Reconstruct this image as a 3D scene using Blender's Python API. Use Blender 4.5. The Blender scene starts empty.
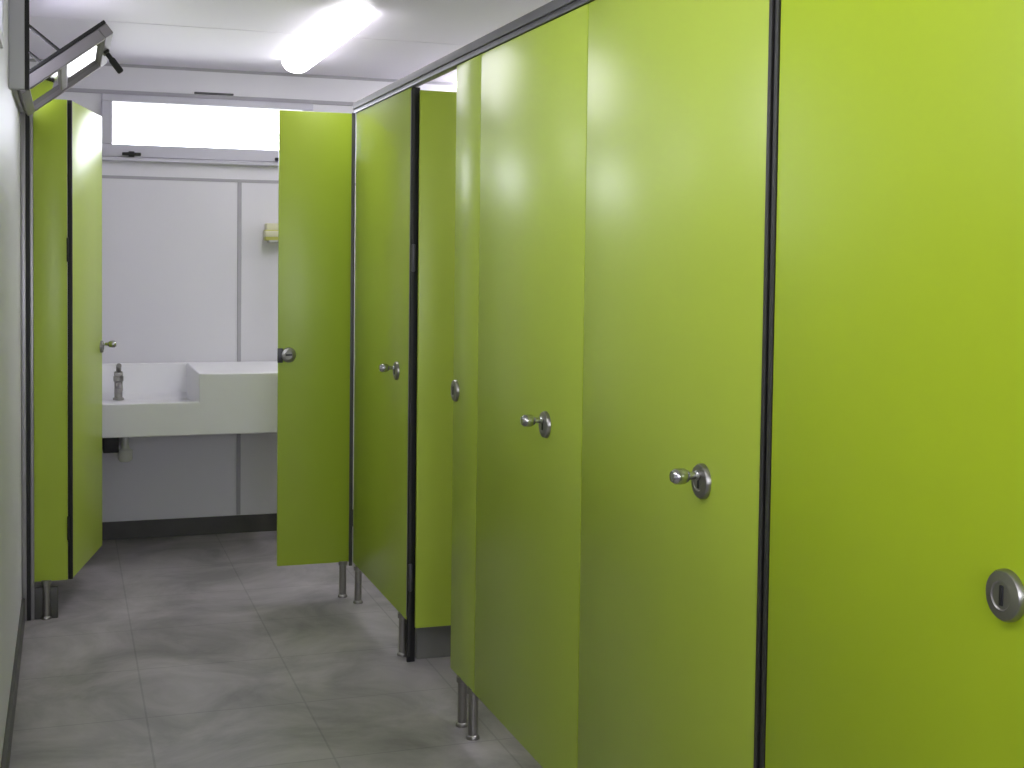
import bpy, bmesh, math, random
from mathutils import Vector, Matrix
S = bpy.context.scene
COL = S.collection
random.seed(4)

# ------------------------------------------------------------------ camera
F_PX, CY = 1307.24, 312.24
cam_data = bpy.data.cameras.new('camera')
cam_data.sensor_fit = 'HORIZONTAL'
cam_data.sensor_width = 36.0
cam_data.lens = F_PX / 1024 * 36.0
cam_data.shift_y = (CY - 384) / 1024
cam_data.clip_start = 0.01
cam = bpy.data.objects.new('camera', cam_data)
COL.objects.link(cam)
yaw, pitch, roll = (math.radians(a) for a in (18.8668, 2.4331, 0.7192))
fwd = Vector((math.sin(yaw) * math.cos(pitch), math.cos(yaw) * math.cos(pitch), -math.sin(pitch)))
rt = Vector((math.cos(yaw), -math.sin(yaw), 0))
up = rt.cross(fwd)
R_ = rt * math.cos(roll) + up * math.sin(roll)
U_ = up * math.cos(roll) - rt * math.sin(roll)
cam.matrix_world = Matrix(((R_.x, U_.x, -fwd.x, 0), (R_.y, U_.y, -fwd.y, 0), (R_.z, U_.z, -fwd.z, 1.4066), (0, 0, 0, 1)))
S.camera = cam

# ------------------------------------------------------------------ light and exposure
S.view_settings.view_transform = 'Standard'
S.view_settings.look = 'None'
S.view_settings.gamma = 1
S.view_settings.use_curve_mapping = False
S.view_settings.exposure = 1.38
S.cycles.use_denoising = True
SKY = 5.0
LAMP = 4.0
w = bpy.data.worlds.new('overcast_sky')
S.world = w
w.use_nodes = True
bg = w.node_tree.nodes['Background']
bg.inputs[0].default_value = (0.93, 0.95, 1.0, 1)
bg.inputs[1].default_value = SKY
# overcast sky above the horizon, duller ground below it
wt = w.node_tree
wc_, ws_, wr_ = (wt.nodes.new(k) for k in ('ShaderNodeTexCoord', 'ShaderNodeSeparateXYZ', 'ShaderNodeValToRGB'))
wt.links.new(wc_.outputs['Generated'], ws_.inputs[0])
wt.links.new(ws_.outputs['Z'], wr_.inputs['Fac'])
wr_.color_ramp.elements[0].position = 0.0
wr_.color_ramp.elements[0].color = (0.42, 0.42, 0.43, 1)
wr_.color_ramp.elements[1].position = 0.03
wr_.color_ramp.elements[1].color = (0.89, 0.89, 1.0, 1)
wt.links.new(wr_.outputs['Color'], bg.inputs[0])


def portal(loc, rot, sx, sy):
    d = bpy.data.lights.new('window_portal', 'AREA')
    d.shape = 'RECTANGLE'
    d.size, d.size_y = sx, sy
    d.cycles.is_portal = True
    o = bpy.data.objects.new('window_portal', d)
    o.location, o.rotation_euler = loc, rot
    COL.objects.link(o)


portal((0.68, 6.70, 2.03), (-math.pi / 2, 0, 0), 0.94, 0.21)
portal((-0.27, 4.75, 2.04), (0, -math.pi / 2, 0), 0.21, 0.92)
portal((-0.27, 2.60, 2.04), (0, -math.pi / 2, 0), 0.21, 1.90)
portal((0.49, -1.70, 1.725), (math.pi / 2, 0, 0), 1.08, 0.93)


# ------------------------------------------------------------------ materials
def mat(name, col, rough=0.5, metal=0.0, spec=0.5, noise=0.0, nscale=8, bump=0.0, bscale=200, coat=0.0):
    m = bpy.data.materials.new(name)
    m.use_nodes = True
    nt = m.node_tree
    b = nt.nodes['Principled BSDF']
    b.inputs['Base Color'].default_value = (*col, 1)
    b.inputs['Roughness'].default_value = rough
    b.inputs['Metallic'].default_value = metal
    b.inputs['Specular IOR Level'].default_value = spec
    b.inputs['Coat Weight'].default_value = coat
    tc = nt.nodes.new('ShaderNodeTexCoord')
    if noise:
        n = nt.nodes.new('ShaderNodeTexNoise')
        n.inputs['Scale'].default_value = nscale
        n.inputs['Detail'].default_value = 5
        nt.links.new(tc.outputs['Object'], n.inputs['Vector'])
        r = nt.nodes.new('ShaderNodeValToRGB')
        r.color_ramp.elements[0].position = 0.3
        r.color_ramp.elements[1].position = 0.7
        r.color_ramp.elements[0].color = (*[c * (1 - noise) for c in col], 1)
        r.color_ramp.elements[1].color = (*[min(1, c * (1 + noise)) for c in col], 1)
        nt.links.new(n.outputs['Fac'], r.inputs['Fac'])
        nt.links.new(r.outputs['Color'], b.inputs['Base Color'])
    if bump:
        n2 = nt.nodes.new('ShaderNodeTexNoise')
        n2.inputs['Scale'].default_value = bscale
        nt.links.new(tc.outputs['Object'], n2.inputs['Vector'])
        bp = nt.nodes.new('ShaderNodeBump')
        bp.inputs['Strength'].default_value = bump
        bp.inputs['Distance'].default_value = 0.001
        nt.links.new(n2.outputs['Fac'], bp.inputs['Height'])
        nt.links.new(bp.outputs['Normal'], b.inputs['Normal'])
    return m


GREEN = mat('lime_laminate', (0.45, 0.59, 0.050), 0.33, spec=0.65, noise=0.02, nscale=3, bump=0.02, bscale=350)
LIME = mat('bright_lime_laminate', (0.44, 0.60, 0.020), 0.40, spec=0.3, noise=0.02, nscale=3, bump=0.02, bscale=350)
EDGE = mat('dark_laminate_edge', (0.035, 0.035, 0.03), 0.5, noise=0.1)
WHITE = mat('white_wall_panel', (0.78, 0.77, 0.82), 0.45, noise=0.015, nscale=2)
CEIL = mat('white_ceiling_panel', (0.84, 0.81, 0.89), 0.45, noise=0.012, nscale=1.5)
SEAM = mat('panel_seam_filler', (0.42, 0.41, 0.45), 0.6, noise=0.05)
FRAME = mat('white_window_aluminium', (0.60, 0.59, 0.66), 0.4, noise=0.01)
ALU = mat('grey_aluminium', (0.42, 0.41, 0.43), 0.38, metal=0.7, noise=0.04)
SASH = mat('mauve_grey_aluminium', (0.27, 0.25, 0.27), 0.45, metal=0.3, noise=0.04)
DARKALU = mat('dark_grey_aluminium', (0.10, 0.10, 0.105), 0.4, metal=0.5, noise=0.05)
RAIL = mat('matt_grey_rail', (0.13, 0.127, 0.13), 0.55, metal=0.2, noise=0.06)
BLACK = mat('black_rubber', (0.012, 0.012, 0.013), 0.55, noise=0.1)
STEEL = mat('brushed_steel', (0.36, 0.35, 0.33), 0.32, metal=1.0, noise=0.05, nscale=30)
CHROME = mat('chrome', (0.48, 0.48, 0.47), 0.18, metal=1.0, noise=0.02)
SOLID = mat('white_solid_surface', (0.86, 0.86, 0.88), 0.3, noise=0.01)
SKIRT = mat('dark_grey_skirting', (0.085, 0.083, 0.078), 0.45, noise=0.12, nscale=10)
PLINTH = mat('grey_plinth', (0.20, 0.20, 0.185), 0.5, noise=0.1, nscale=9)
PVC = mat('grey_pvc', (0.45, 0.45, 0.44), 0.4, noise=0.03)
CREAM = mat('cream_plastic', (0.72, 0.70, 0.50), 0.35, noise=0.02)
YELLOW = mat('yellow_plastic', (0.60, 0.60, 0.16), 0.35, noise=0.02)
LAMPBODY = mat('white_lamp_body', (0.75, 0.75, 0.76), 0.4, noise=0.01)


def floor_mat():
    m = bpy.data.materials.new('grey_stone_floor_tiles')
    m.use_nodes = True
    nt = m.node_tree
    N, L = nt.nodes, nt.links
    b = N['Principled BSDF']
    tc = N.new('ShaderNodeTexCoord')
    mp = N.new('ShaderNodeMapping')
    mp.inputs['Location'].default_value = (-0.229 + 0.48, -0.20, 0)
    L.new(tc.outputs['Object'], mp.inputs['Vector'])
    br = N.new('ShaderNodeTexBrick')
    br.offset = 0.0
    br.squash = 1.0
    br.inputs['Scale'].default_value = 1.0
    br.inputs['Brick Width'].default_value = 0.48
    br.inputs['Row Height'].default_value = 0.48
    br.inputs['Mortar Size'].default_value = 0.0035
    br.inputs['Mortar Smooth'].default_value = 0.3
    br.inputs['Color1'].default_value = (0.365, 0.345, 0.352, 1)
    br.inputs['Color2'].default_value = (0.385, 0.366, 0.372, 1)
    br.inputs['Mortar'].default_value = (0.29, 0.278, 0.282, 1)
    L.new(mp.outputs['Vector'], br.inputs['Vector'])
    n1 = N.new('ShaderNodeTexNoise')
    n1.inputs['Scale'].default_value = 2.6
    n1.inputs['Detail'].default_value = 7
    n1.inputs['Roughness'].default_value = 0.62
    n1.inputs['Distortion'].default_value = 0.7
    L.new(tc.outputs['Object'], n1.inputs['Vector'])
    r = N.new('ShaderNodeValToRGB')
    r.color_ramp.elements[0].position = 0.33
    r.color_ramp.elements[1].position = 0.72
    r.color_ramp.elements[0].color = (0.66, 0.66, 0.65, 1)
    r.color_ramp.elements[1].color = (1.45, 1.43, 1.46, 1)
    L.new(n1.outputs['Fac'], r.inputs['Fac'])
    mx = N.new('ShaderNodeMix')
    mx.data_type = 'RGBA'
    mx.blend_type = 'MULTIPLY'
    mx.inputs[0].default_value = 1.0
    L.new(br.outputs['Color'], mx.inputs[6])
    L.new(r.outputs['Color'], mx.inputs[7])
    L.new(mx.outputs[2], b.inputs['Base Color'])
    b.inputs['Roughness'].default_value = 0.42
    bp = N.new('ShaderNodeBump')
    bp.inputs['Strength'].default_value = 0.25
    bp.inputs['Distance'].default_value = 0.002
    L.new(n1.outputs['Fac'], bp.inputs['Height'])
    L.new(bp.outputs['Normal'], b.inputs['Normal'])
    return m


FLOOR = floor_mat()


def glass_mat(name, frost):
    m = bpy.data.materials.new(name)
    m.use_nodes = True
    nt = m.node_tree
    N, L = nt.nodes, nt.links
    N.remove(N['Principled BSDF'])
    out = N['Material Output']
    tr = N.new('ShaderNodeBsdfTransparent')
    tr.inputs[0].default_value = (0.96, 0.97, 0.98, 1)
    tl = N.new('ShaderNodeBsdfTranslucent')
    tl.inputs[0].default_value = (0.95, 0.96, 0.97, 1)
    gl = N.new('ShaderNodeBsdfGlossy')
    gl.inputs['Roughness'].default_value = 0.05
    m1 = N.new('ShaderNodeMixShader')
    m1.inputs[0].default_value = frost
    L.new(tr.outputs[0], m1.inputs[1])
    L.new(tl.outputs[0], m1.inputs[2])
    fr = N.new('ShaderNodeFresnel')
    fr.inputs[0].default_value = 1.45
    m2 = N.new('ShaderNodeMixShader')
    L.new(fr.outputs[0], m2.inputs[0])
    L.new(m1.outputs[0], m2.inputs[1])
    L.new(gl.outputs[0], m2.inputs[2])
    L.new(m2.outputs[0], out.inputs[0])
    return m


GLASS = glass_mat('window_glass', 0.0)
FROST = glass_mat('frosted_glass', 0.25)


def lamp_mat():
    m = bpy.data.materials.new('lit_lamp_diffuser')
    m.use_nodes = True
    b = m.node_tree.nodes['Principled BSDF']
    b.inputs['Base Color'].default_value = (0.9, 0.9, 0.9, 1)
    b.inputs['Emission Color'].default_value = (0.965, 0.935, 1.0, 1)
    b.inputs['Emission Strength'].default_value = LAMP
    return m


LIT = lamp_mat()


# ------------------------------------------------------------------ mesh helpers
def box(bm, lo, hi, bev=0.0, seg=2, M=None):
    lo, hi = Vector(lo), Vector(hi)
    r = bmesh.ops.create_cube(bm, size=1.0)
    vs = r['verts']
    bmesh.ops.scale(bm, vec=hi - lo, verts=vs)
    bmesh.ops.translate(bm, vec=(lo + hi) / 2, verts=vs)
    if bev:
        es = list({e for v in vs for e in v.link_edges})
        g = bmesh.ops.bevel(bm, geom=es, offset=bev, segments=seg, affect='EDGES', profile=0.5)
        vs = list({v for f in g['faces'] for v in f.verts} | {v for v in vs if v.is_valid})
    if M is not None:
        bmesh.ops.transform(bm, matrix=M, verts=vs)
    return vs


def lathe(bm, prof, origin, axis, seg=32, M=None):
    """Revolve (radius, height) pairs about axis from origin; closed at radius 0."""
    axis = Vector(axis).normalized()
    q = axis.to_track_quat('Z', 'Y').to_matrix()
    rings = []
    for r, h in prof:
        if r < 1e-6:
            rings.append([bm.verts.new(Vector(origin) + q @ Vector((0, 0, h)))])
        else:
            rings.append([bm.verts.new(Vector(origin) + q @ Vector((r * math.cos(2 * math.pi * i / seg), r * math.sin(2 * math.pi * i / seg), h))) for i in range(seg)])
    for a, b in zip(rings, rings[1:]):
        for i in range(seg):
            j = (i + 1) % seg
            if len(a) == 1 and len(b) > 1:
                bm.faces.new((a[0], b[i], b[j]))
            elif len(b) == 1 and len(a) > 1:
                bm.faces.new((a[i], a[j], b[0]))
            elif len(a) > 1:
                bm.faces.new((a[i], a[j], b[j], b[i]))
    bmesh.ops.recalc_face_normals(bm, faces=bm.faces)


def tube(bm, pts, rad, seg=16):
    pts = [Vector(p) for p in pts]
    rings = []
    for i, p in enumerate(pts):
        t = (pts[min(i + 1, len(pts) - 1)] - pts[max(i - 1, 0)]).normalized()
        q = t.to_track_quat('Z', 'Y').to_matrix()
        rings.append([bm.verts.new(p + q @ Vector((rad * math.cos(2 * math.pi * k / seg), rad * math.sin(2 * math.pi * k / seg), 0))) for k in range(seg)])
    for a, b in zip(rings, rings[1:]):
        for k in range(seg):
            bm.faces.new((a[k], a[(k + 1) % seg], b[(k + 1) % seg], b[k]))
    bm.faces.new(rings[0][::-1])
    bm.faces.new(rings[-1])
    bmesh.ops.recalc_face_normals(bm, faces=bm.faces)


def smooth(me, ang=35):
    bm = bmesh.new()
    bm.from_mesh(me)
    for f in bm.faces:
        f.smooth = True
    for e in bm.edges:
        e.smooth = len(e.link_faces) == 2 and e.calc_face_angle(0) < math.radians(ang)
    bm.to_mesh(me)
    bm.free()


def obj(name, bm, m, parent=None, sm=True):
    me = bpy.data.meshes.new(name)
    bm.to_mesh(me)
    bm.free()
    if sm:
        smooth(me)
    for k in (m if isinstance(m, (list, tuple)) else [m]):
        me.materials.append(k)
    o = bpy.data.objects.new(name, me)
    COL.objects.link(o)
    if parent is not None:
        o.parent = parent
    return o


def B(*boxes, bev=0.0):
    bm = bmesh.new()
    for lo, hi in boxes:
        box(bm, lo, hi, bev)
    return bm


def tag(o, label, cat, group=None):
    o['label'] = label
    o['category'] = cat
    o['kind'] = 'thing'
    if group:
        o['group'] = group
    return o


def thing(name, label, cat, loc=(0, 0, 0), rz=0.0, group=None):
    o = bpy.data.objects.new(name, None)
    o.empty_display_size = 0.05
    o.location = loc
    o.rotation_euler = (0, 0, rz)
    COL.objects.link(o)
    return tag(o, label, cat, group)


def struct(name, bm, m, parent=None):
    o = obj(name, bm, m, parent, sm=False)
    if parent is None:
        o['kind'] = 'structure'
    return o


# ------------------------------------------------------------------ setting
XL, XR, YF, YB, ZC, XD = -0.16, 2.20, -1.60, 6.63, 2.313, 1.113
T = 0.12
struct('floor', B(((XL - T, YF - T, -0.1), (XR + T, YB + T, 0.0))), FLOOR)

# ceiling boards with a dark joint between them
bm = bmesh.new()
ys = [YF - T, -0.57, 0.63, 1.83, 3.03, 4.23, 5.43, YB + T]
for a, b_ in zip(ys, ys[1:]):
    box(bm, (XL - T, a + 0.004, ZC), (XR + T, b_ - 0.004, ZC + 0.06), 0.003, 1)
box(bm, (XL - T, YF - T, ZC + 0.05), (XR + T, YB + T, ZC + 0.1))
ceiling = struct('ceiling', bm, CEIL)
bm = bmesh.new()
for y in ys[1:-1]:
    box(bm, (XL, y - 0.006, ZC + 0.004), (XR, y + 0.006, ZC + 0.03))
struct('ceiling_joint_strip', bm, SEAM, ceiling)


WX0, WX1, WZ0, WZ1 = 0.215, 1.135, 1.925, 2.131        # the panes of the back window
OX0, OX1, OZ0, OZ1 = 0.165, 1.185, 1.865, 2.165        # the opening in the wall
wb = struct('wall_back', B(((XL - T, YB, 0), (XR + T, YB + T, OZ0)), ((XL - T, YB, OZ1), (XR + T, YB + T, ZC + 0.02)),
                           ((XL - T, YB, OZ0), (OX0, YB + T, OZ1)), ((OX1, YB, OZ0), (XR + T, YB + T, OZ1))), WHITE)
struct('panel_joint_strip', B(((0.812, YB - 0.003, 0.09), (0.832, YB + 0.01, 1.765)), ((XL, YB - 0.003, 1.76), (XR, YB + 0.01, 1.775)), bev=0.0015), SEAM, wb)
struct('top_molding', B(((XL, YB - 0.006, 2.166), (XR, YB + 0.01, 2.186)), bev=0.003), SEAM, wb)
struct('corner_strip', B(((XL, YB - 0.004, ZC - 0.014), (XR, YB + 0.01, ZC + 0.005))), SEAM, wb)
struct('ventilation_slit', B(((0.60, YB - 0.009, 2.187), (0.79, YB + 0.005, 2.197)), bev=0.002), DARKALU, wb)

VY0, VY1, VZ0, VZ1 = 4.24, 5.24, 1.92, 2.165
UY0, UY1 = 1.60, 3.60
wl = struct('wall_left', B(((XL - T, YF - T, 0), (XL, YB, VZ0)), ((XL - T, YF - T, VZ1), (XL, YB, ZC + 0.02)),
                           ((XL - T, YF - T, VZ0), (XL, UY0, VZ1)), ((XL - T, UY1, VZ0), (XL, VY0, VZ1)), ((XL - T, VY1, VZ0), (XL, YB, VZ1))), WHITE)
struct('wall_right', B(((XR, YF - T, 0), (XR + T, YB, ZC + 0.02))), WHITE)
EX0, EX1, EZ0, EZ1 = -0.06, 1.04, 1.25, 2.20            # opening of the added window behind the camera
struct('wall_front', B(((XL - T, YF - T, 0), (EX0, YF, ZC + 0.02)), ((EX1, YF - T, 0), (XR + T, YF, ZC + 0.02)),
                       ((EX0, YF - T, EZ1), (EX1, YF, ZC + 0.02)), ((EX0, YF - T, 0), (EX1, YF, EZ0))), WHITE)
struct('baseboard_back', B(((XL, YB - 0.012, 0.0), (XR, YB, 0.088)), bev=0.002), SKIRT)
struct('baseboard_left', B(((XL, YF, 0.0), (XL + 0.012, YB - 0.012, 0.088)), bev=0.002), SKIRT)
struct('baseboard_right', B(((XR - 0.012, YF, 0.0), (XR, YB - 0.012, 0.088)), bev=0.002), SKIRT)

# back window
win = bpy.data.objects.new('window_1', None)
COL.objects.link(win)
win['kind'] = 'structure'
y0, y1 = YB - 0.022, YB + 0.05
bm = B(((OX0, y0, OZ0), (OX1, y1, WZ0)), ((OX0, y0, WZ1), (OX1, y1, OZ1)), ((OX0, y0, WZ0), (WX0, y1, WZ1)), ((WX1, y0, WZ0), (OX1, y1, WZ1)), bev=0.004)
struct('window_frame', bm, FRAME, win)
bm = B(((WX0 - 0.004, YB + 0.016, WZ0 - 0.004), (WX1 + 0.004, YB + 0.022, WZ1 + 0.004)))
struct('window_pane', bm, GLASS, win)
struct('window_sill', B(((OX0 - 0.03, YB - 0.035, OZ0 - 0.020), (OX1 + 0.03, YB + 0.02, OZ0 - 0.002)), bev=0.003), FRAME, win)
for x0 in (0.258, 0.99):
    bm = bmesh.new()
    box(bm, (x0, YB - 0.052, 1.871), (x0 + 0.088, YB - 0.034, 1.886), 0.004)
    box(bm, (x0 + 0.030, YB - 0.04, 1.866), (x0 + 0.058, YB - 0.016, 1.892), 0.003)
    struct('window_latch', bm, BLACK, win)

# left window: frame, and the bottom-hung sash tilted into the room
wn = bpy.data.objects.new('window_2', None)
COL.objects.link(wn)
wn['kind'] = 'structure'
fx0, fx1 = XL - 0.06, XL + 0.012
bm = B(((fx0, VY0, VZ0), (fx1, VY1, VZ0 + 0.025)), ((fx0, VY0, VZ1 - 0.02), (fx1, VY1, VZ1)),
       ((fx0, VY0, VZ0 + 0.025), (fx1, VY0 + 0.03, VZ1 - 0.02)), ((fx0, VY1 - 0.03, VZ0 + 0.025), (fx1, VY1, VZ1 - 0.02)), bev=0.003)
struct('window_frame', bm, FRAME, wn)
struct('projecting_jamb', B(((XL, VY0 - 0.03, VZ0 - 0.03), (XL + 0.045, VY0, ZC - 0.01)), bev=0.003), FRAME, wn)
bm = B(((XL + 0.045, VY0 - 0.028, VZ0 - 0.03), (XL + 0.058, VY0 - 0.004, ZC - 0.01)), ((fx1, VY0 + 0.004, VZ1 - 0.012), (fx1 + 0.006, VY1 - 0.004, VZ1 - 0.004)))
struct('rubber_gasket', bm, BLACK, wn)
HX, HZ, TX, TZ = -0.142, 1.918, 0.137, 2.130
SY0, SY1 = 4.46, 5.19
sl = math.hypot(TX - HX, TZ - HZ)
ax = Vector((TX - HX, 0, TZ - HZ)).normalized()          # up the sash
an = Vector((ax.z, 0, -ax.x))                             # out of its room face
MS = Matrix(((ax.x, 0, an.x, HX), (0, 1, 0, 0), (ax.z, 0, an.z, HZ), (0, 0, 0, 1)))
fw, ft = 0.032, 0.019
bm = bmesh.new()
for lo, hi in (((0, SY0, -ft), (fw, SY1, ft)), ((sl - fw, SY0, -ft), (sl, SY1, ft)), ((fw, SY0, -ft), (sl - fw, SY0 + fw, ft)),
               ((fw, SY1 - fw, -ft), (sl - fw, SY1, ft)), ((sl * 0.47 - 0.013, SY0 + fw, -ft * 0.7), (sl * 0.47 + 0.013, SY1 - fw, ft * 0.7))):
    box(bm, lo, hi, 0.003, M=MS)
sash = struct('window_sash', bm, SASH, wn)
bm = bmesh.new()
box(bm, (fw - 0.004, SY0 + fw - 0.004, -0.003), (sl - fw + 0.004, SY1 - fw + 0.004, 0.003), M=MS)
struct('sash_pane', bm, FROST, sash)
bm = bmesh.new()
box(bm, (0.0, SY0 - 0.002, -ft - 0.012), (sl, SY0 + 0.012, -ft), 0.002, M=MS)
box(bm, (0.0, SY1 - 0.012, -ft - 0.012), (sl, SY1 + 0.002, -ft), 0.002, M=MS)
box(bm, (sl - 0.012, SY0, -ft - 0.012), (sl, SY1, -ft), 0.002, M=MS)
struct('sash_gasket', bm, BLACK, sash)
bm = bmesh.new()
ym = 4.80
box(bm, (sl - 0.030, ym - 0.035, ft), (sl - 0.010, ym + 0.035, ft + 0.010), 0.003, M=MS)
box(bm, (sl - 0.028, ym - 0.010, ft), (sl - 0.012, ym + 0.010, ft + 0.085), 0.005, M=MS)
box(bm, (sl - 0.031, ym - 0.013, ft + 0.030), (sl - 0.009, ym + 0.013, ft + 0.088), 0.006, M=MS)
struct('sash_handle', bm, BLACK, sash)
for y in (SY0 + 0.02, SY1 - 0.02):
    bm = bmesh.new()
    tube(bm, [(XL + 0.012, y, VZ1 - 0.012), (HX + ax.x * 0.17, y, HZ + ax.z * 0.17 + 0.02)], 0.006, 10)
    struct('stay_arm', bm, BLACK, wn)

wc = bpy.data.objects.new('added_side_window', None)  # unseen window, added to bring side light onto the near doors
COL.objects.link(wc)
wc['kind'] = 'structure'
bm = B(((fx0, UY0, VZ0), (fx1, UY1, VZ0 + 0.025)), ((fx0, UY0, VZ1 - 0.02), (fx1, UY1, VZ1)),
       ((fx0, UY0, VZ0 + 0.025), (fx1, UY0 + 0.03, VZ1 - 0.02)), ((fx0, UY1 - 0.03, VZ0 + 0.025), (fx1, UY1, VZ1 - 0.02)), bev=0.003)
struct('window_frame', bm, FRAME, wc)
struct('window_pane', B(((XL - 0.03, UY0 + 0.028, VZ0 + 0.022), (XL - 0.024, UY1 - 0.028, VZ1 - 0.018))), GLASS, wc)

wf = bpy.data.objects.new('added_rear_window', None)  # unseen window, added and sized to light the panels facing the camera
COL.objects.link(wf)
wf['kind'] = 'structure'
bm = B(((EX0, YF - 0.06, EZ0), (EX1, YF + 0.012, EZ0 + 0.04)), ((EX0, YF - 0.06, EZ1 - 0.04), (EX1, YF + 0.012, EZ1)),
       ((EX0, YF - 0.06, EZ0 + 0.04), (EX0 + 0.04, YF + 0.012, EZ1 - 0.04)), ((EX1 - 0.04, YF - 0.06, EZ0 + 0.04), (EX1, YF + 0.012, EZ1 - 0.04)), bev=0.003)
struct('window_frame', bm, FRAME, wf)
struct('window_pane', B(((EX0 + 0.038, YF - 0.03, EZ0 + 0.038), (EX1 - 0.038, YF - 0.024, EZ1 - 0.038))), GLASS, wf)

# ------------------------------------------------------------------ fittings used by every cabin front
FACE = Vector((-1, 0, 0))


def lock(parent, P, n, knob=True, slot_dir=(0, 0, 1), rose=0.033):
    """Round steel rose on a panel face at P (parent space) with outward normal n."""
    P, n = Vector(P), Vector(n)
    bm = bmesh.new()
    lathe(bm, [(0, -0.002), (rose, -0.002), (rose, 0.005), (rose * 0.93, 0.009), (rose * 0.55, 0.0115), (rose * 0.5, 0.010), (0, 0.010)], P, n, 40)
    r = obj('lock_rose', bm, STEEL, parent)
    q = n.to_track_quat('Z', 'Y').to_matrix().to_4x4()
    M = Matrix.Translation(P) @ q
    sd = q.to_3x3().inverted() @ Vector(slot_dir)
    ang = math.atan2(sd.y, sd.x)
    bm = bmesh.new()
    box(bm, (-0.013, -0.0035, 0.008), (0.013, 0.0035, 0.0118), 0.0015, M=M @ Matrix.Rotation(ang, 4, 'Z'))
    obj('coin_slot', bm, BLACK, r)
    if knob:
        bm = bmesh.new()
        o = P + Vector((0, 0, 0.011))
        lathe(bm, [(0, 0.006), (0.0095, 0.006), (0.0095, 0.014), (0.0065, 0.017), (0.0075, 0.030), (0.0115, 0.033), (0.0145, 0.039), (0.0152, 0.048), (0.0145, 0.058), (0.010, 0.064), (0, 0.065)], o, n, 28)
        k = obj('knob', bm, CHROME, parent)
        k['label'] = 'chrome knob standing out on a stem'
    return r


def foot(parent, x, y, ztop):
    bm = bmesh.new()
    lathe(bm, [(0, 0.0), (0.020, 0.0), (0.020, 0.006), (0.018, 0.010), (0.0145, 0.012), (0.0145, ztop - 0.014), (0.019, ztop - 0.012), (0.019, ztop + 0.004), (0, ztop + 0.004)], (x, y, 0), (0, 0, 1), 28)
    return obj('foot', bm, STEEL, parent)


def hinge(parent, lo, hi, m=DARKALU):
    bm = bmesh.new()
    lo, hi = Vector(lo), Vector(hi)
    box(bm, lo, hi, 0.003)
    c = (lo + hi) / 2
    r = min(hi.x - lo.x, hi.y - lo.y) * 0.55
    for a in range(3):
        z0 = lo.z + (hi.z - lo.z) * (a / 3 + 0.02)
        z1 = lo.z + (hi.z - lo.z) * ((a + 1) / 3 - 0.02)
        lathe(bm, [(0, 0), (r, 0), (r, z1 - z0), (0, z1 - z0)], (c.x, c.y, z0), (0, 0, 1), 16)
    return obj('hinge', bm, m, parent)


ZB, ZT, TH = 0.1458, 1.978, 0.016


def leaf(parent, lo, hi, name='door_leaf', m=None):
    bm = B((lo, hi), bev=0.0016)
    return obj(name, bm, m or GREEN, parent)


def row_door(y0, y1, label, lock_y=None, kn=True, zb=ZB, slot=(0, 0, 1), lz=0.997, m=None):
    """A leaf lying in the corridor plane of the right hand row."""
    t = thing('cabin_door', label, 'door', (XD, (y0 + y1) / 2, 0), 0, 'green cabin doors along the corridor')
    h = (y1 - y0) / 2
    leaf(t, (0, -h, zb), (TH, h, ZT), m=m)
    if lock_y is not None:
        lock(t, (0, lock_y - (y0 + y1) / 2, lz), FACE, kn, slot)
    return t, (y0 + y1) / 2


# nearest leaf, brightest green
t, c = row_door(1.06, 1.911, 'lime green cabin door nearest the camera, right of the black post', 1.328, False, lz=0.992, m=LIME)
# black post between it and the next door
p = thing('door_post', 'slim full-height black post right of the widest green door', 'post', (XD, 1.930, 0), 0, 'dark posts of the cabin row')
obj('post_profile', B(((0.004, -0.0165, 0.0), (0.045, 0.0165, 1.978)), bev=0.002), BLACK, p)
obj('rubber_strip', B(((-0.002, -0.0155, 0.10), (0.004, -0.006, 1.98)), ((-0.002, 0.006, 0.10), (0.004, 0.0155, 1.98)), bev=0.001), EDGE, p)
# two closed doors side by side
t, c = row_door(1.949, 2.752, 'closed green door left of the black post, knob lock low on its right', 2.154)
t, c = row_door(2.756, 3.553, 'closed green door between the narrow panel and the widest door', 2.987)
# narrow fixed panel with two feet
t = thing('pilaster', 'narrow fixed green strip panel beside the open cabin doorway', 'partition panel', (XD, 3.678, 0))
leaf(t, (0, 3.557 - 3.678, ZB), (TH, 3.800 - 3.678, ZT), 'panel_board')
lock(t, (0, 3.766 - 3.678, 1.002), FACE, False)
foot(t, 0.010, 3.700 - 3.678, ZB)
foot(t, 0.010, 3.592 - 3.678, ZB)
obj('edge_seal', B(((0.002, 0.1221, ZB + 0.01), (TH - 0.002, 0.125, ZT - 0.005))), ALU, t)

# post of the open cabin with its door folded inside
p = thing('door_post', 'dark hinge post at the open cabin doorway', 'post', (XD, 4.345, 0), 0, 'dark posts of the cabin row')
obj('post_profile', B(((0.002, -0.006, 0.0), (0.030, 0.006, 1.978)), bev=0.0015), BLACK, p)
obj('edge_seal', B(((0.004, -0.010, 0.02), (0.012, -0.006, 1.98))), EDGE, p)
hinge(p, (0.003, -0.022, 1.352), (0.015, -0.006, 1.445))
hinge(p, (0.003, -0.022, 0.25), (0.015, -0.006, 0.345))
d = thing('cabin_door', 'green cabin door swung inward, seen through the open doorway', 'door', (XD + 0.022, 4.318, 0), 0, 'green cabin doors along the corridor')
leaf(d, (0, -0.014, 0.127), (0.53, 0.0, 1.965))
lock(d, (0.46, -0.014, 1.0), (0, -1, 0), False, (0, 0, 1))

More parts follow.
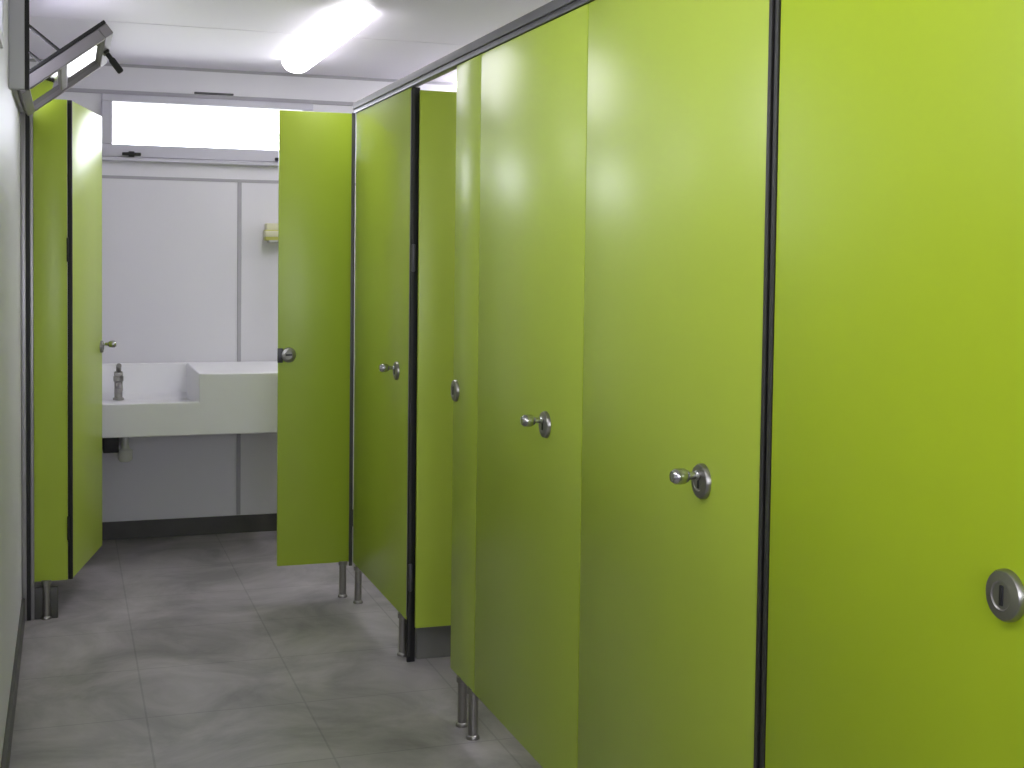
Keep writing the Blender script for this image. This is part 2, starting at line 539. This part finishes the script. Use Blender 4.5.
# far door of the row
t, c = row_door(4.354, 5.236, 'green door at the far end of the row, left of the dark hinge post', 4.509, True)
foot(t, 0.008, 4.425 - c, ZB)
foot(t, 0.004, 5.150 - c, ZB)
obj('edge_seal', B(((0.001, 4.352 - c, ZB + 0.01), (TH - 0.001, 4.3545 - c, ZT - 0.01))), ALU, t)

# divider between two cabins on its grey plinth, seen under the open door
t = thing('stall_divider', 'green cabin divider on grey plinth behind the inward open door', 'divider', (XD + 0.042, 4.395, 0))
obj('divider_board', B(((0.015, -0.008, 0.132), (1.04, 0.008, 1.955)), bev=0.0015), GREEN, t)
obj('plinth', B(((0.0, -0.035, 0.0), (1.04, 0.035, 0.132)), bev=0.003), PLINTH, t)

# rail along the top
r = thing('top_rail', 'grey metal rail along the tops of the cabin doors', 'rail', (XD, 3.1, 1.985))
obj('rail_profile', B(((-0.010, -2.05, 0.010), (0.030, 2.165, 0.036)), bev=0.003), RAIL, r)
obj('rail_channel', B(((-0.004, -2.05, -0.005), (0.024, 2.165, 0.010)), bev=0.001), DARKALU, r)

# ------------------------------------------------------------------ front of the wash cabin at the corridor's end
t = thing('partition_screen', 'green panel facing the camera with a lock on its left edge', 'partition panel', (0.955, 5.25, 0))
leaf(t, (0.806 - 0.955, 0, ZB), (1.108 - 0.955, TH, ZT), 'panel_board')
lock(t, (0.847 - 0.955, 0, 1.001), (0, -1, 0), False, (1, 0, 0), 0.030)
obj('strike_plate', B(((0.803 - 0.955, -0.006, 0.970), (0.824 - 0.955, 0.004, 1.028)), bev=0.002), DARKALU, t)
foot(t, 1.076 - 0.955, 0.008, ZB)
obj('corner_seal', B(((1.098 - 0.955, -0.006, 0.13), (1.112 - 0.955, 0.0, 1.98)), bev=0.001), DARKALU, t)

t = thing('partition_screen', 'narrow green panel against the left wall under the tilted window', 'partition panel', (-0.06, 5.25, 0))
leaf(t, (-0.115 + 0.06, 0, ZB), (0.006 + 0.06, TH, ZT), 'panel_board')
obj('wall_profile', B(((XL + 0.0 + 0.06, -0.012, 0.0), (-0.142 + 0.06, 0.022, 2.0)), ((-0.128 + 0.06, -0.004, 0.0), (-0.115 + 0.06, 0.022, 2.0)), bev=0.002), ALU, t)
obj('wall_seal', B(((-0.142 + 0.06, -0.006, 0.0), (-0.128 + 0.06, 0.02, 1.99))), BLACK, t)
foot(t, -0.072 + 0.06, 0.004, ZB)
obj('plinth', B(((-0.142 + 0.06, 0.002, 0.0), (-0.03 + 0.06, 0.022, 0.12)), bev=0.003), SKIRT, t)  # dark board put in for the shade under this panel
hinge(t, (0.004 + 0.06, -0.012, 1.365), (0.011 + 0.06, 0.0, 1.458), BLACK)
hinge(t, (0.004 + 0.06, -0.012, 0.30), (0.011 + 0.06, 0.0, 0.393), BLACK)

hx, hy, ex, ey = 0.022, 5.264, 0.147, 5.833
ln = math.hypot(ex - hx, ey - hy)
d = thing('wash_cabin_door', 'green door swung open at the left, reflecting the back window', 'door', (hx, hy, 0), math.atan2(ey - hy, ex - hx))
leaf(d, (0, 0, ZB), (ln, 0.013, ZT))
obj('edge_seal', B(((-0.008, -0.003, ZB), (0.003, 0.014, ZT)), bev=0.001), BLACK, d)
lock(d, (ln - 0.028, 0, 1.003), (0, -1, 0), True, (0, 0, 1), 0.026)

# ------------------------------------------------------------------ wash basin
t = thing('wash_basin', 'long white washbasin with a low tray at its left, fixed to the back wall', 'washbasin', (0.5, 6.3, 0))
bx0, bx1, tx0, tx1 = XL + 0.004, 1.16, 0.150, 0.565
f0, zb0, zt0, zl = 5.978, 0.588, 0.865, 0.738


def prism_mesh(pr, x0, x1):
    bm = bmesh.new()
    a = [bm.verts.new((x0 - 0.5, y - 6.3, z)) for y, z in pr]
    b = [bm.verts.new((x1 - 0.5, y - 6.3, z)) for y, z in pr]
    n = len(pr)
    for i in range(n):
        bm.faces.new((a[i], a[(i + 1) % n], b[(i + 1) % n], b[i]))
    bm.faces.new(a[::-1])
    bm.faces.new(b)
    bmesh.ops.recalc_face_normals(bm, faces=bm.faces)
    return bm


# one moulded body: a block with the tray and its low front carved out
yr = YB - 0.008
ob = obj('basin_body', prism_mesh([(f0, zb0), (f0, zt0), (yr, zt0), (yr, zb0)], bx0, bx1), SOLID, t, sm=False)
ct = obj('carving_shape', prism_mesh([(f0 - 0.05, zl), (f0 + 0.025, zl), (f0 + 0.10, 0.705), (YB - 0.10, 0.695), (YB - 0.055, 0.72), (YB - 0.035, zt0),
                                      (YB - 0.035, zt0 + 0.05), (f0 - 0.05, zt0 + 0.05)], tx0, tx1), SOLID, t, sm=False)
bo = ob.modifiers.new('carve', 'BOOLEAN')
bo.object = ct
bo.operation = 'DIFFERENCE'
bo.solver = 'EXACT'
bpy.context.view_layer.update()
me = bpy.data.meshes.new_from_object(ob.evaluated_get(bpy.context.evaluated_depsgraph_get()))
ob.modifiers.clear()
ob.data = me
bpy.data.objects.remove(ct)
mo = ob.modifiers.new('edge_rounding', 'BEVEL')
mo.width = 0.006
mo.segments = 3
mo.limit_method = 'ANGLE'
# tray waste
bm = bmesh.new()
lathe(bm, [(0, 0), (0.026, 0), (0.024, 0.004), (0.012, 0.002), (0, 0.002)], (0.36 - 0.5, 6.30 - 6.3, 0.693), (0, 0, 1), 28)
obj('waste', bm, CHROME, t)
# tap on the rear upstand
bm = bmesh.new()
tx, ty = 0.238 - 0.5, YB - 0.045 - 6.3
lathe(bm, [(0, 0), (0.026, 0), (0.026, 0.008), (0.019, 0.012), (0.019, 0.085), (0.023, 0.09), (0.023, 0.112), (0, 0.114)], (tx, ty - 0.085, 0.70), (0, 0, 1), 24)
tube(bm, [(tx, ty - 0.085, 0.765), (tx, ty - 0.12, 0.775), (tx + 0.004, ty - 0.17, 0.772), (tx + 0.004, ty - 0.185, 0.755)], 0.013, 14)
tp = obj('tap', bm, STEEL, t)
bm = bmesh.new()
box(bm, (tx - 0.020, ty - 0.105, 0.812), (tx + 0.020, ty - 0.065, 0.836), 0.006)
tube(bm, [(tx, ty - 0.085, 0.825), (tx, ty - 0.11, 0.855), (tx, ty - 0.15, 0.868)], 0.012, 12)
obj('tap_lever', bm, STEEL, tp)
# drain under the tray
bm = bmesh.new()
lathe(bm, [(0, 0.0), (0.024, 0.0), (0.032, 0.012), (0.032, 0.05), (0.022, 0.058), (0.018, 0.065), (0.018, 0.13), (0, 0.13)], (0.250 - 0.5, 6.05 - 6.3, 0.472), (0, 0, 1), 28)
tube(bm, [(0.250 - 0.5, 6.06 - 6.3, 0.515), (0.250 - 0.5, 6.3 - 6.3, 0.512), (0.250 - 0.5, YB - 6.3 - 0.008, 0.510)], 0.016, 14)
obj('drain_trap', bm, PVC, t)
bm = B(((0.155 - 0.5, 6.02 - 6.3, 0.515), (0.222 - 0.5, 6.14 - 6.3, 0.590)), bev=0.004)
bm2 = obj('bracket', bm, BLACK, t)

# soap dispenser by the panel joint
t = thing('soap_dispenser', 'small cream and yellow dispenser on the back wall beside the end panel', 'dispenser', (1.0, YB, 1.46))
obj('dispenser_cover', B(((-0.062, -0.085, 0.030), (0.062, 0.0, 0.060)), ((-0.055, -0.075, 0.055), (0.055, 0.0, 0.098)), bev=0.006), CREAM, t)
obj('dispenser_body', B(((-0.060, -0.080, 0.012), (0.060, 0.0, 0.066)), bev=0.006), YELLOW, t)
obj('push_lever', B(((-0.045, -0.088, 0.0), (0.045, -0.02, 0.014)), bev=0.004), PVC, t)


# ------------------------------------------------------------------ ceiling lamps
def lamp(x, y0, y1, label):
    t = thing('ceiling_lamp', label, 'lamp', (x, (y0 + y1) / 2, ZC), 0, 'batten lamps on the ceiling')
    h = (y1 - y0) / 2
    obj('lamp_housing', B(((-0.060, -h + 0.01, -0.012), (0.060, h - 0.01, 0.0)), bev=0.003), LAMPBODY, t)
    bm = bmesh.new()
    n = 14
    rings = []
    for y, k in ((-h, 0.55), (-h + 0.006, 0.82), (-h + 0.018, 0.96), (-h + 0.035, 1.0), (h - 0.035, 1.0), (h - 0.018, 0.96), (h - 0.006, 0.82), (h, 0.55)):
        rings.append([bm.verts.new((0.070 * k * math.cos(math.pi * i / n), y, -0.010 - 0.056 * k * math.sin(math.pi * i / n))) for i in range(n + 1)])
    for a, b in zip(rings, rings[1:]):
        for i in range(n):
            bm.faces.new((a[i], a[i + 1], b[i + 1], b[i]))
        bm.faces.new((a[0], b[0], b[-1], a[-1]))
    bm.faces.new(rings[0])
    bm.faces.new(rings[-1][::-1])
    bmesh.ops.recalc_face_normals(bm, faces=bm.faces)
    obj('diffuser', bm, LIT, t)
    return t


lamp(1.02, 4.80, 6.16, 'long glowing white batten lamp on the ceiling above the end panel')
lamp(0.30, 0.80, 2.06, 'unseen added white batten lamp on the ceiling left of the nearest lime door')  # added out of view to light the near part of the corridor
lamp(0.50, -0.90, 0.36, 'unseen added white batten lamp on the ceiling behind the camera')  # added out of view as extra fill from behind the camera
lamp(1.86, 2.40, 3.66, 'long glowing white batten lamp on the ceiling above the open cabin')
lamp(1.97, 5.50, 6.55, 'unseen added white batten lamp on the ceiling behind the end panel')  # added out of view to brighten the far end
